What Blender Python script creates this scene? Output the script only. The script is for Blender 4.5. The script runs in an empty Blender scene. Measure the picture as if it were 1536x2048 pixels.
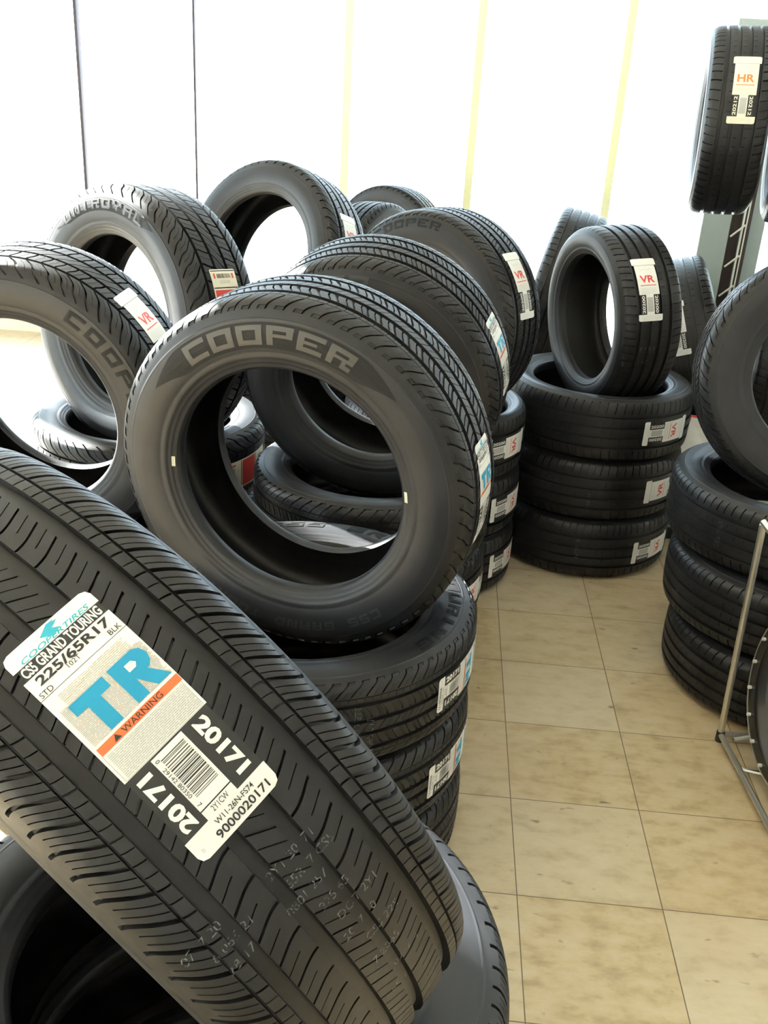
import bpy, math, random
import numpy as np
from mathutils import Matrix, Vector, Euler

random.seed(7)
rng = np.random.default_rng(7)
scene = bpy.context.scene
COL = scene.collection
rad = math.radians

# ------------------------------------------------------------------ camera
F_PX, YAW, PITCH, ROLL, CAM_H = 1935.0, 0.0505, 0.4183, 0.0615, 1.55
fw = Vector((-math.sin(YAW) * math.cos(PITCH), math.cos(YAW) * math.cos(PITCH), -math.sin(PITCH)))
rt = Vector((math.cos(YAW), math.sin(YAW), 0))
up = rt.cross(fw)
r2 = math.cos(ROLL) * rt + math.sin(ROLL) * up
u2 = -math.sin(ROLL) * rt + math.cos(ROLL) * up
cam_data = bpy.data.cameras.new('camera')
cam = bpy.data.objects.new('camera', cam_data)
COL.objects.link(cam)
cam.matrix_world = Matrix(((r2.x, u2.x, -fw.x, 0), (r2.y, u2.y, -fw.y, 0), (r2.z, u2.z, -fw.z, CAM_H), (0, 0, 0, 1)))
cam_data.sensor_fit = 'VERTICAL'
cam_data.sensor_height = 24.0
cam_data.lens = F_PX / 2048.0 * 24.0
cam_data.clip_start = 0.02
cam_data.clip_end = 400
scene.camera = cam

# ------------------------------------------------------------------ light
scene.view_settings.view_transform = 'Standard'
scene.view_settings.look = 'None'
scene.view_settings.exposure = 0.06
scene.view_settings.gamma = 1.0
scene.view_settings.use_curve_mapping = False
world = bpy.data.worlds.new('sky')
scene.world = world
world.use_nodes = True
wnt = world.node_tree
bg = wnt.nodes['Background']
bg.inputs['Color'].default_value = (0.66, 0.83, 1.0, 1)
bg.inputs['Strength'].default_value = 8.6
SUN_DIR = Vector((-0.82, 0.572, 0)).normalized() * math.cos(rad(25)) + Vector((0, 0, math.sin(rad(25))))
sd = bpy.data.lights.new('sun', 'SUN')
sd.energy = 110.0
sd.angle = rad(0.6)
sd.color = (1.0, 0.98, 0.95)
sun = bpy.data.objects.new('sun', sd)
COL.objects.link(sun)
sun.location = (-8, 10, 8)
sun.rotation_euler = SUN_DIR.to_track_quat('Z', 'Y').to_euler()


# ------------------------------------------------------------------ materials
def new_mat(name):
    m = bpy.data.materials.new(name)
    m.use_nodes = True
    nt = m.node_tree
    b = nt.nodes['Principled BSDF']
    return m, nt, b


def nd(nt, typ, **kw):
    n = nt.nodes.new(typ)
    for k, v in kw.items():
        setattr(n, k, v)
    return n


def plain(name, col, rough=0.5, metal=0.0, var=0.08, scale=30, spec=0.5, bump=0.0):
    m, nt, b = new_mat(name)
    tc = nd(nt, 'ShaderNodeTexCoord')
    no = nd(nt, 'ShaderNodeTexNoise')
    no.inputs['Scale'].default_value = scale
    no.inputs['Detail'].default_value = 4
    nt.links.new(tc.outputs['Object'], no.inputs['Vector'])
    mx = nd(nt, 'ShaderNodeMix', data_type='RGBA')
    c = Vector(col)
    mx.inputs[6].default_value = (*(c * (1 - var)), 1)
    mx.inputs[7].default_value = (*(c * (1 + var)), 1)
    nt.links.new(no.outputs['Fac'], mx.inputs[0])
    nt.links.new(mx.outputs[2], b.inputs['Base Color'])
    b.inputs['Roughness'].default_value = rough
    b.inputs['Metallic'].default_value = metal
    b.inputs['Specular IOR Level'].default_value = spec
    if bump:
        bp = nd(nt, 'ShaderNodeBump')
        bp.inputs['Strength'].default_value = bump
        bp.inputs['Distance'].default_value = 0.001
        nt.links.new(no.outputs['Fac'], bp.inputs['Height'])
        nt.links.new(bp.outputs['Normal'], b.inputs['Normal'])
    return m


def rubber(name, col, rough, dust=0.5, dust_col=(0.045, 0.045, 0.047), spec=0.42):
    """rubber with a faint patchy film of dust"""
    m, nt, b = new_mat(name)
    tc = nd(nt, 'ShaderNodeTexCoord')
    n1 = nd(nt, 'ShaderNodeTexNoise')
    n1.inputs['Scale'].default_value = 9
    n1.inputs['Detail'].default_value = 6
    n2 = nd(nt, 'ShaderNodeTexNoise')
    n2.inputs['Scale'].default_value = 160
    n2.inputs['Detail'].default_value = 3
    nt.links.new(tc.outputs['Object'], n1.inputs['Vector'])
    nt.links.new(tc.outputs['Object'], n2.inputs['Vector'])
    rp = nd(nt, 'ShaderNodeValToRGB')
    rp.color_ramp.elements[0].position = 0.42
    rp.color_ramp.elements[1].position = 0.78
    rp.color_ramp.elements[1].color = (dust, dust, dust, 1)
    nt.links.new(n1.outputs['Fac'], rp.inputs['Fac'])
    mx = nd(nt, 'ShaderNodeMix', data_type='RGBA')
    mx.inputs[6].default_value = (*col, 1)
    mx.inputs[7].default_value = (*dust_col, 1)
    nt.links.new(rp.outputs['Color'], mx.inputs[0])
    nt.links.new(mx.outputs[2], b.inputs['Base Color'])
    mr = nd(nt, 'ShaderNodeMapRange')
    mr.inputs['To Min'].default_value = rough - 0.07
    mr.inputs['To Max'].default_value = rough + 0.07
    nt.links.new(n2.outputs['Fac'], mr.inputs['Value'])
    nt.links.new(mr.outputs['Result'], b.inputs['Roughness'])
    b.inputs['Specular IOR Level'].default_value = spec
    bp = nd(nt, 'ShaderNodeBump')
    bp.inputs['Strength'].default_value = 0.12
    bp.inputs['Distance'].default_value = 0.0006
    nt.links.new(n2.outputs['Fac'], bp.inputs['Height'])
    nt.links.new(bp.outputs['Normal'], b.inputs['Normal'])
    return m


M = {}
M['tread'] = rubber('tread_rubber', (0.0075, 0.0078, 0.0092), 0.46, 0.2)
M['side'] = rubber('sidewall_rubber', (0.011, 0.0115, 0.0145), 0.45, 0.25)
M['liner'] = rubber('liner_rubber', (0.006, 0.006, 0.007), 0.5, 0.08)
M['band'] = rubber('matte_band_rubber', (0.007, 0.007, 0.0075), 0.66, 0.03, spec=0.30)
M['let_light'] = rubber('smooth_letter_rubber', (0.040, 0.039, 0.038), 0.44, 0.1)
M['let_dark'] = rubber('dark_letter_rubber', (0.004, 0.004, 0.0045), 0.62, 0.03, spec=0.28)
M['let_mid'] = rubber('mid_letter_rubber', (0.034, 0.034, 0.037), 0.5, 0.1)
M['paper'] = plain('sticker_paper', (0.74, 0.735, 0.715), 0.5, var=0.04)
M['cream'] = plain('cream_sticker_paper', (0.74, 0.70, 0.56), 0.5, var=0.05)
M['grey_p'] = plain('grey_sticker_print', (0.42, 0.42, 0.40), 0.5)
M['light_p'] = plain('pale_sticker_print', (0.46, 0.45, 0.42), 0.5)
M['tan_p'] = plain('tan_sticker_print', (0.48, 0.38, 0.30), 0.5)
M['black_p'] = plain('black_sticker_print', (0.015, 0.015, 0.015), 0.45)
M['cyan_p'] = plain('cyan_sticker_print', (0.0, 0.28, 0.50), 0.45, var=0.04)
M['pale_cyan'] = plain('pale_cyan_print', (0.02, 0.38, 0.52), 0.45, var=0.04)
M['orange_p'] = plain('orange_sticker_print', (0.75, 0.15, 0.04), 0.45, var=0.04)
M['red_p'] = plain('red_sticker_print', (0.66, 0.06, 0.05), 0.45)
M['amber_p'] = plain('amber_sticker_print', (0.72, 0.20, 0.04), 0.45)
M['stencil'] = plain('white_stencil_ink', (0.13, 0.135, 0.14), 0.6)
M['foil'] = plain('yellow_foil_chip', (0.72, 0.70, 0.55), 0.35)
M['wallpaint'] = plain('cream_wall_paint', (0.72, 0.70, 0.64), 0.8, scale=3)
M['ceil'] = plain('ceiling_tile', (0.78, 0.78, 0.76), 0.9, scale=12)
M['mullion'] = plain('cream_mullion_paint', (0.82, 0.80, 0.50), 0.45, var=0.03)
M['seal'] = plain('dark_window_seal', (0.04, 0.03, 0.04), 0.6)
M['panel'] = plain('blue_grey_steel_paint', (0.44, 0.52, 0.52), 0.45, var=0.04)
M['dark_steel'] = plain('brown_black_steel', (0.060, 0.045, 0.042), 0.5)
M['white_wire'] = plain('white_coated_wire', (0.80, 0.80, 0.72), 0.35)
M['bright'] = plain('bright_plated_steel', (0.85, 0.85, 0.83), 0.32, metal=0.4)
M['chrome'] = plain('satin_chrome', (0.62, 0.60, 0.55), 0.28, metal=0.9)
M['rubber_foot'] = plain('black_rubber_foot', (0.02, 0.02, 0.02), 0.6)
M['wheel'] = plain('gloss_black_wheel', (0.012, 0.012, 0.013), 0.25)
M['cord'] = plain('black_cord', (0.03, 0.02, 0.03), 0.5)
M['red_board'] = plain('red_board_edge', (0.75, 0.05, 0.03), 0.5)
M['white_board'] = plain('white_board', (0.85, 0.84, 0.82), 0.5)
M['concrete'] = plain('pale_concrete', (0.62, 0.61, 0.58), 0.9, scale=1.5)
M['car_paint'] = plain('white_car_paint', (0.75, 0.78, 0.8), 0.3)
M['car_glass'] = plain('dark_car_glass', (0.01, 0.05, 0.07), 0.15)


def glass_mat():
    m, nt, b = new_mat('window_glass')
    out = nt.nodes['Material Output']
    nt.nodes.remove(b)
    tr = nd(nt, 'ShaderNodeBsdfTransparent')
    tr.inputs['Color'].default_value = (0.93, 0.95, 0.94, 1)
    gl = nd(nt, 'ShaderNodeBsdfGlossy')
    gl.inputs['Roughness'].default_value = 0.02
    fr = nd(nt, 'ShaderNodeFresnel')
    fr.inputs['IOR'].default_value = 1.35
    mx = nd(nt, 'ShaderNodeMixShader')
    nt.links.new(fr.outputs[0], mx.inputs[0])
    nt.links.new(tr.outputs[0], mx.inputs[1])
    nt.links.new(gl.outputs[0], mx.inputs[2])
    nt.links.new(mx.outputs[0], out.inputs['Surface'])
    return m


M['glass'] = glass_mat()
TILE, TX0, TY0 = 0.3048, 0.2510, 1.2540


def floor_mat():
    m, nt, b = new_mat('vinyl_tile_floor')
    L = nt.links
    tc = nd(nt, 'ShaderNodeTexCoord')
    mp = nd(nt, 'ShaderNodeMapping')
    mp.inputs['Location'].default_value = (-TX0 + 40 * TILE, -TY0 + 40 * TILE, 0)
    L.new(tc.outputs['Object'], mp.inputs['Vector'])
    br = nd(nt, 'ShaderNodeTexBrick')
    br.offset = 0.0
    br.squash = 1.0
    br.inputs['Scale'].default_value = 1.0
    br.inputs['Brick Width'].default_value = TILE
    br.inputs['Row Height'].default_value = TILE
    br.inputs['Mortar Size'].default_value = 0.0013
    br.inputs['Mortar Smooth'].default_value = 0.3
    br.inputs['Color1'].default_value = (0, 0, 0, 1)
    br.inputs['Color2'].default_value = (1, 1, 1, 1)
    br.inputs['Mortar'].default_value = (0.5, 0.5, 0.5, 1)
    L.new(mp.outputs['Vector'], br.inputs['Vector'])
    # marbled streaks
    mp2 = nd(nt, 'ShaderNodeMapping')
    mp2.inputs['Scale'].default_value = (13, 24, 1)
    L.new(tc.outputs['Object'], mp2.inputs['Vector'])
    n1 = nd(nt, 'ShaderNodeTexNoise')
    n1.inputs['Scale'].default_value = 1.0
    n1.inputs['Detail'].default_value = 7
    n1.inputs['Roughness'].default_value = 0.62
    L.new(mp2.outputs['Vector'], n1.inputs['Vector'])
    r1 = nd(nt, 'ShaderNodeValToRGB')
    e = r1.color_ramp.elements
    e[0].position, e[0].color = 0.28, (0.31, 0.22, 0.11, 1)
    e[1].position, e[1].color = 0.72, (0.52, 0.43, 0.29, 1)
    k = e.new(0.5)
    k.color = (0.46, 0.36, 0.205, 1)
    L.new(n1.outputs['Fac'], r1.inputs['Fac'])
    # tile to tile shade
    mxa = nd(nt, 'ShaderNodeMix', data_type='RGBA', blend_type='MIX')
    mxa.inputs[7].default_value = (0.57, 0.525, 0.43, 1)
    ma = nd(nt, 'ShaderNodeMath', operation='MULTIPLY')
    ma.inputs[1].default_value = 0.36
    L.new(br.outputs['Color'], ma.inputs[0])
    L.new(ma.outputs[0], mxa.inputs[0])
    L.new(r1.outputs['Color'], mxa.inputs[6])
    # worn amber wax patches
    n2 = nd(nt, 'ShaderNodeTexNoise')
    n2.inputs['Scale'].default_value = 1.4
    n2.inputs['Detail'].default_value = 3
    L.new(tc.outputs['Object'], n2.inputs['Vector'])
    r2_ = nd(nt, 'ShaderNodeValToRGB')
    r2_.color_ramp.elements[0].position = 0.45
    r2_.color_ramp.elements[0].color = (0, 0, 0, 1)
    r2_.color_ramp.elements[1].position = 0.70
    r2_.color_ramp.elements[1].color = (0.45, 0.45, 0.45, 1)
    L.new(n2.outputs['Fac'], r2_.inputs['Fac'])
    mxb = nd(nt, 'ShaderNodeMix', data_type='RGBA')
    mxb.inputs[7].default_value = (0.36, 0.23, 0.10, 1)
    L.new(r2_.outputs['Color'], mxb.inputs[0])
    L.new(mxa.outputs[2], mxb.inputs[6])
    # scuffs
    mp3 = nd(nt, 'ShaderNodeMapping')
    mp3.inputs['Scale'].default_value = (19, 36, 1)
    mp3.inputs['Rotation'].default_value = (0, 0, 0.3)
    L.new(tc.outputs['Object'], mp3.inputs['Vector'])
    n3 = nd(nt, 'ShaderNodeTexNoise')
    n3.inputs['Scale'].default_value = 1
    n3.inputs['Detail'].default_value = 2
    L.new(mp3.outputs['Vector'], n3.inputs['Vector'])
    r3 = nd(nt, 'ShaderNodeValToRGB')
    r3.color_ramp.elements[0].position = 0.69
    r3.color_ramp.elements[0].color = (0, 0, 0, 1)
    r3.color_ramp.elements[1].position = 0.78
    r3.color_ramp.elements[1].color = (0.75, 0.75, 0.75, 1)
    L.new(n3.outputs['Fac'], r3.inputs['Fac'])
    mxc = nd(nt, 'ShaderNodeMix', data_type='RGBA')
    mxc.inputs[7].default_value = (0.11, 0.07, 0.04, 1)
    L.new(r3.outputs['Color'], mxc.inputs[0])
    L.new(mxb.outputs[2], mxc.inputs[6])
    # joints
    mxd = nd(nt, 'ShaderNodeMix', data_type='RGBA')
    mxd.inputs[7].default_value = (0.12, 0.08, 0.045, 1)
    L.new(br.outputs['Fac'], mxd.inputs[0])
    L.new(mxc.outputs[2], mxd.inputs[6])
    L.new(mxd.outputs[2], b.inputs['Base Color'])
    mr = nd(nt, 'ShaderNodeMapRange')
    mr.inputs['To Min'].default_value = 0.30
    mr.inputs['To Max'].default_value = 0.52
    L.new(n1.outputs['Fac'], mr.inputs['Value'])
    L.new(mr.outputs['Result'], b.inputs['Roughness'])
    bp = nd(nt, 'ShaderNodeBump')
    bp.inputs['Strength'].default_value = 0.25
    bp.inputs['Distance'].default_value = 0.001
    bp.invert = True
    L.new(br.outputs['Fac'], bp.inputs['Height'])
    L.new(bp.outputs['Normal'], b.inputs['Normal'])
    return m


M['floor'] = floor_mat()


# ------------------------------------------------------------------ mesh helpers
def mesh_obj(name, verts, faces, mats, parent=None, midx=None, smooth=None, mw=None):
    me = bpy.data.meshes.new(name)
    me.from_pydata([tuple(v) for v in verts], [], [tuple(f) for f in faces])
    for m in (mats if isinstance(mats, (list, tuple)) else [mats]):
        me.materials.append(m)
    if midx is not None:
        me.polygons.foreach_set('material_index', midx)
    if smooth is not None:
        me.polygons.foreach_set('use_smooth', [True] * len(me.polygons))
        me.set_sharp_from_angle(angle=smooth)
    me.update()
    return link(name, me, parent, mw)


def link(name, me, parent=None, mw=None):
    o = bpy.data.objects.new(name, me)
    COL.objects.link(o)
    if mw is not None:
        o.matrix_world = mw
    if parent is not None:
        o.parent = parent
    return o


class MB:
    def __init__(s):
        s.v, s.f = [], []

    def box(s, x0, x1, y0, y1, z0, z1):
        n = len(s.v)
        s.v += [(x0, y0, z0), (x1, y0, z0), (x1, y1, z0), (x0, y1, z0), (x0, y0, z1), (x1, y0, z1), (x1, y1, z1), (x0, y1, z1)]
        s.f += [(n, n + 3, n + 2, n + 1), (n + 4, n + 5, n + 6, n + 7), (n, n + 1, n + 5, n + 4), (n + 1, n + 2, n + 6, n + 5),
                (n + 2, n + 3, n + 7, n + 6), (n + 3, n, n + 4, n + 7)]
        return s

    def tube(s, pts, r, k=10, cap=True):
        pts = [Vector(p) for p in pts]
        base = len(s.v)
        prev = None
        for i, p in enumerate(pts):
            d = ((pts[min(i + 1, len(pts) - 1)] - pts[max(i - 1, 0)])).normalized()
            if prev is None:
                a = d.orthogonal().normalized()
            else:
                a = (prev - d * prev.dot(d)).normalized()
            prev = a
            bb = d.cross(a)
            for j in range(k):
                t = 2 * math.pi * j / k
                s.v.append(tuple(p + r * (math.cos(t) * a + math.sin(t) * bb)))
        for i in range(len(pts) - 1):
            for j in range(k):
                a0 = base + i * k + j
                a1 = base + i * k + (j + 1) % k
                s.f.append((a0, a1, a1 + k, a0 + k))
        if cap:
            s.f.append(tuple(base + j for j in range(k))[::-1])
            e = base + (len(pts) - 1) * k
            s.f.append(tuple(e + j for j in range(k)))
        return s

    def sphere(s, c, r, n=8, m=6, sc=(1, 1, 1)):
        b = len(s.v)
        c = Vector(c)
        for i in range(1, m):
            th = math.pi * i / m
            for j in range(n):
                ph = 2 * math.pi * j / n
                s.v.append((c.x + sc[0] * r * math.sin(th) * math.cos(ph), c.y + sc[1] * r * math.sin(th) * math.sin(ph), c.z + sc[2] * r * math.cos(th)))
        s.v.append((c.x, c.y, c.z + sc[2] * r))
        s.v.append((c.x, c.y, c.z - sc[2] * r))
        t, d = len(s.v) - 2, len(s.v) - 1
        for i in range(m - 2):
            for j in range(n):
                a0, a1 = b + i * n + j, b + i * n + (j + 1) % n
                s.f.append((a0, a0 + n, a1 + n, a1))
        for j in range(n):
            s.f.append((t, b + j, b + (j + 1) % n))
            e = b + (m - 2) * n
            s.f.append((d, e + (j + 1) % n, e + j))
        return s

    def build(s, name, mat, parent=None, smooth=rad(35), mw=None):
        return mesh_obj(name, s.v, s.f, mat, parent, smooth=smooth, mw=mw)


def bevel(o, w=0.004, seg=2):
    md = o.modifiers.new('bevel', 'BEVEL')
    md.width = w
    md.segments = seg
    md.limit_method = 'ANGLE'
    return o


def tag(o, label, cat, group=None):
    o['label'] = label
    o['category'] = cat
    if group:
        o['group'] = group
    return o


def struct(o):
    o['kind'] = 'structure'
    return o


# ------------------------------------------------------------------ flat printed art, bent onto a tire
_txt = {}


def text_mesh(s, bold=0.0, shear=0.0):
    key = (s, bold, shear)
    if key in _txt:
        return _txt[key]
    cu = bpy.data.curves.new('t', 'FONT')
    cu.body = s
    cu.offset = bold
    cu.shear = shear
    cu.resolution_u = 3
    o = bpy.data.objects.new('t', cu)
    COL.objects.link(o)
    dg = bpy.context.evaluated_depsgraph_get()
    me = bpy.data.meshes.new_from_object(o.evaluated_get(dg))
    v = np.array([(p.co.x, p.co.y) for p in me.vertices]) if len(me.vertices) else np.zeros((0, 2))
    f = [tuple(p.vertices) for p in me.polygons]
    bpy.data.objects.remove(o)
    bpy.data.curves.remove(cu)
    bpy.data.meshes.remove(me)
    if len(v):
        v -= v.min(0)
    _txt[key] = (v, f)
    return _txt[key]


BITS = {
    'C': ['#####', '#....', '#....', '#....', '#####'], 'O': ['#####', '#...#', '#...#', '#...#', '#####'],
    'P': ['#####', '#...#', '#####', '#....', '#....'], 'E': ['#####', '#....', '####.', '#....', '#####'],
    'R': ['#####', '#...#', '#####', '#..#.', '#..##'], 'S': ['#####', '#....', '#####', '....#', '#####'],
    '5': ['#####', '#....', '#####', '....#', '#####'], 'G': ['#####', '#....', '#.###', '#...#', '#####'],
    'A': ['#####', '#...#', '#####', '#...#', '#...#'], 'N': ['##..#', '#.#.#', '#.#.#', '#.#.#', '#..##'],
    'D': ['####.', '#...#', '#...#', '#...#', '####.'], 'T': ['#####', '..#..', '..#..', '..#..', '..#..'],
    'U': ['#...#', '#...#', '#...#', '#...#', '#####'], 'I': ['.##..', '.##..', '.##..', '.##..', '.##..'],
    'Y': ['#...#', '#...#', '.###.', '..#..', '..#..'], 'L': ['#....', '#....', '#....', '#....', '#####'],
    'H': ['#...#', '#...#', '#####', '#...#', '#...#'], ' ': ['.....'] * 5,
}


CW5 = [0, 1.25 / 5, 2.08 / 5, 2.92 / 5, 3.75 / 5, 1.0]


class Art:
    """2-D artwork in metres: x = reading direction, y = up; every polygon has a layer and a material"""

    def __init__(s):
        s.v, s.f, s.m, s.mats = [], [], [], []

    def mi(s, mat):
        if mat not in s.mats:
            s.mats.append(mat)
        return s.mats.index(mat)

    def quadstrip(s, x0, x1, y0, y1, mat, lay, step=0.012, shear=0.0):
        nx = max(1, int(math.ceil(abs(x1 - x0) / step)))
        ny = max(1, int(math.ceil(abs(y1 - y0) / step)))
        b = len(s.v)
        for j in range(ny + 1):
            for i in range(nx + 1):
                y = y0 + (y1 - y0) * j / ny
                s.v.append((x0 + (x1 - x0) * i / nx + shear * (y - y0), y, lay))
        k = s.mi(mat)
        for j in range(ny):
            for i in range(nx):
                a = b + j * (nx + 1) + i
                s.f.append((a, a + 1, a + nx + 2, a + nx + 1))
                s.m.append(k)
        return s

    rect = quadstrip

    def poly(s, pts, mat, lay):
        b = len(s.v)
        s.v += [(p[0], p[1], lay) for p in pts]
        s.f.append(tuple(range(b, b + len(pts))))
        s.m.append(s.mi(mat))

    def rows(s, rows, mat, lay):
        """rows of (y, x0, x1) joined into a strip"""
        b = len(s.v)
        nx = 6
        for y, x0, x1 in rows:
            for i in range(nx + 1):
                s.v.append((x0 + (x1 - x0) * i / nx, y, lay))
        k = s.mi(mat)
        for j in range(len(rows) - 1):
            for i in range(nx):
                a = b + j * (nx + 1) + i
                s.f.append((a, a + nx + 1, a + nx + 2, a + 1))
                s.m.append(k)

    def card(s, w, y0, y1, mat, lay, r=0.006, round_top=True, round_bot=True):
        ys = [(y1, r), (y1 - 0.3 * r, 0.3 * r), (y1 - r, 0)] if round_top else [(y1, 0)]
        n = max(1, int((y1 - y0) / 0.008))
        for i in range(1, n):
            y = y1 - r - (y1 - y0 - 2 * r) * i / n
            ys.append((y, 0))
        ys += [(y0 + r, 0), (y0 + 0.3 * r, 0.3 * r), (y0, r)] if round_bot else [(y0, 0)]
        s.rows([(y, -w / 2 + c, w / 2 - c) for y, c in ys], mat, lay)

    def text(s, t, cx, cy, h, mat, lay, w=None, rot=0, bold=0.0, shear=0.0):
        v, f = text_mesh(t, bold, shear)
        if not len(v):
            return s
        sz = v.max(0)
        sy = h / sz[1]
        sx = (w / sz[0]) if w else sy
        p = (v - sz / 2) * (sx, sy)
        c, q = math.cos(rot), math.sin(rot)
        x = p[:, 0] * c - p[:, 1] * q + cx
        y = p[:, 0] * q + p[:, 1] * c + cy
        b = len(s.v)
        s.v += [(x[i], y[i], lay) for i in range(len(x))]
        k = s.mi(mat)
        for g in f:
            s.f.append(tuple(b + i for i in g))
            s.m.append(k)
        return s

    def block(s, t, x0, y0, cw, ch, gap, mat, lay, shear=0.0):
        x = x0
        for c in t:
            bm = BITS[c]
            for r in range(5):
                row = bm[r]
                i = 0
                ya, yb = y0 + ch * CW5[4 - r], y0 + ch * CW5[5 - r]
                while i < 5:
                    if row[i] == '#':
                        j = i
                        while j < 5 and row[j] == '#':
                            j += 1
                        b = len(s.v)
                        s.rect(x + cw * CW5[i], x + cw * CW5[j], ya, yb, mat, lay, step=0.006)
                        if shear:
                            for q in range(b, len(s.v)):
                                vx, vy, vl = s.v[q]
                                s.v[q] = (vx + shear * (vy - y0), vy, vl)
                        i = j
                    else:
                        i += 1
            x += cw + gap
        return s

    def build(s, name, fn, parent, mw, fn_lay=0.0003):
        vv = [fn(x, y, l * fn_lay) for x, y, l in s.v]
        o = mesh_obj(name, vv, s.f, [M[m] for m in s.mats], midx=s.m, mw=mw)
        if parent is not None:
            o.parent = parent
            o.matrix_parent_inverse = parent.matrix_world.inverted()
        return o


# ------------------------------------------------------------------ tire geometry
def catmull(P, n=8):
    P = np.array(P, float)
    Q = np.vstack([2 * P[0] - P[1], P, 2 * P[-1] - P[-2]])
    out = []
    for i in range(1, len(Q) - 2):
        for t in np.linspace(0, 1, n, endpoint=False):
            a, b, c, d = Q[i - 1], Q[i], Q[i + 1], Q[i + 2]
            out.append(0.5 * ((2 * b) + (-a + c) * t + (2 * a - 5 * b + 4 * c - d) * t * t + (-a + 3 * b - 3 * c + d) * t ** 3))
    out.append(P[-1])
    return np.array(out)


def side_profile(R, r, W):
    h, s = W / 2, R - r
    c = [(.60, .02), (.70, -.005), (.78, .0), (.835, .03), (.865, .09), (.905, .17), (.955, .29), (.985, .40), (1.0, .52), (.995, .61), (.98, .70), (.958, .755)]
    p = catmull(c, 6)
    z = p[:, 0] * h
    rr = r + p[:, 1] * s
    f = p[:, 1]
    ridge = 0.0011 * np.exp(-((f - .195) / .012) ** 2) + 0.0012 * (1 / (1 + np.exp((f - .245) / .006))) * (f > .03) \
        + 0.0006 * np.exp(-((f - .12) / .008) ** 2) + 0.0010 * np.exp(-((f - .725) / .008) ** 2) - 0.0006 * np.exp(-((f - .275) / .006) ** 2)
    return z + ridge, rr


def side_z(R, r, W, rho):
    z, rr = side_profile(R, r, W)
    i0 = int(np.argmax(z > W / 2 * .79))
    return float(np.interp(rho, rr[i0:], z[i0:]))


def tread_profile(R, r, W):
    h, s = W / 2, R - r
    c = [(.958, .755), (.925, .83), (.885, .890), (.835, .932), (.775, .958), (.66, .978), (.45, .991), (.22, .998), (0, 1)]
    p = catmull(c, 10)
    z, rr = p[:, 0] * h, r + p[:, 1] * s
    z = np.concatenate([z, -z[::-1][1:]])
    rr = np.concatenate([rr, rr[::-1][1:]])
    d = np.r_[0, np.cumsum(np.hypot(np.diff(z), np.diff(rr)))]
    t = 1 - 2 * d / d[-1]
    dz, dr = np.gradient(z), np.gradient(rr)
    n = np.hypot(dz, dr)
    nz, nr = dr / n, -dz / n      # outward normal (r up, z out)
    return t[::-1], z[::-1], rr[::-1], nz[::-1], nr[::-1]


PATTERNS = {
    # circumferential grooves (t centre, width, depth); lateral cuts (t0, t1, u, width, depth, both sides); shift(t)
    'touring': dict(circ=[(.46, .105, .0075), (.13, .095, .0075), (-.13, .095, .0075), (-.46, .105, .0075), (.60, .018, .003), (-.60, .018, .003)],
                    lat=[(.61, .93, .10, .17, .0060), (.61, .84, .47, .05, .0024), (.61, .84, .78, .05, .0024), (.515, .595, .10, .07, .003), (.515, .595, .60, .05, .002),
                         (.18, .405, .10, .10, .004), (.27, .405, .60, .05, .003), (-.08, .08, .10, .08, .003), (-.08, .08, .60, .045, .002)],
                    shift=lambda t: .55 * np.abs(t) ** 1.5 * np.sign(t) + .35 * np.sin(t * 9)),
    'hooked': dict(circ=[(.46, .10, .0075), (.13, .10, .0075), (-.13, .10, .0075), (-.46, .10, .0075), (.59, .016, .003), (-.59, .016, .003)],
                   lat=[(.61, .90, .10, .14, .0062), (.84, .90, .36, .48, .0020), (.61, .72, .56, .03, .0018), (.50, .58, .10, .05, .003), (.50, .58, .60, .04, .002),
                        (.18, .405, .10, .10, .004), (.18, .405, .60, .05, .003), (-.08, .08, .10, .08, .003), (-.08, .08, .60, .045, .002)],
                   shift=lambda t: np.where(np.abs(t) > .72, 1.2 * (np.abs(t) - .72), 0) * np.sign(t) + .40 * np.abs(t) ** 2 * np.sign(t) + .3 * np.sin(t * 9)),
    'blocky': dict(circ=[(.47, .066, .0085), (.155, .066, .0085), (-.155, .066, .0085), (-.47, .066, .0085)],
                   lat=[(.51, .95, .10, .17, .0078), (.56, .82, .60, .04, .0025), (.19, .435, .10, .15, .0075), (.19, .435, .60, .035, .003),
                        (-.12, .12, .10, .15, .0070), (-.12, .12, .60, .035, .003)],
                   shift=lambda t: .9 * np.sin(t * 4.4) + .12 * np.sin(t * 17)),
    'rib': dict(circ=[(.47, .10, .008), (.155, .105, .008), (-.155, .105, .008), (-.47, .10, .008)],
                lat=[(.56, .88, .12, .14, .0058), (.23, .32, .12, .06, .003), (-.055, .055, .12, .04, .002)],
                shift=lambda t: .5 * np.abs(t) ** 2),
}
_cache = {}


def np_mesh(name, verts, quads, mat, smooth=rad(32)):
    me = bpy.data.meshes.new(name)
    nv, nf = len(verts), len(quads)
    me.vertices.add(nv)
    me.vertices.foreach_set('co', verts.astype(np.float32).ravel())
    me.loops.add(nf * 4)
    me.loops.foreach_set('vertex_index', quads.astype(np.int32).ravel())
    me.polygons.add(nf)
    me.polygons.foreach_set('loop_start', (np.arange(nf) * 4).astype(np.int32))
    me.polygons.foreach_set('use_smooth', np.ones(nf, dtype=bool))
    me.materials.append(mat)
    me.update(calc_edges=True)
    me.validate()
    if smooth:
        me.set_sharp_from_angle(angle=smooth)
    return me


def grid_quads(nu, nv):
    """closed in u (columns), open in v; vertex index = iu*nv + iv; faces point outward for tread ordering"""
    iu, iv = np.meshgrid(np.arange(nu), np.arange(nv - 1), indexing='ij')
    a = iu * nv + iv
    b = ((iu + 1) % nu) * nv + iv
    return np.stack([a, b, b + 1, a + 1], -1).reshape(-1, 4)


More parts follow.
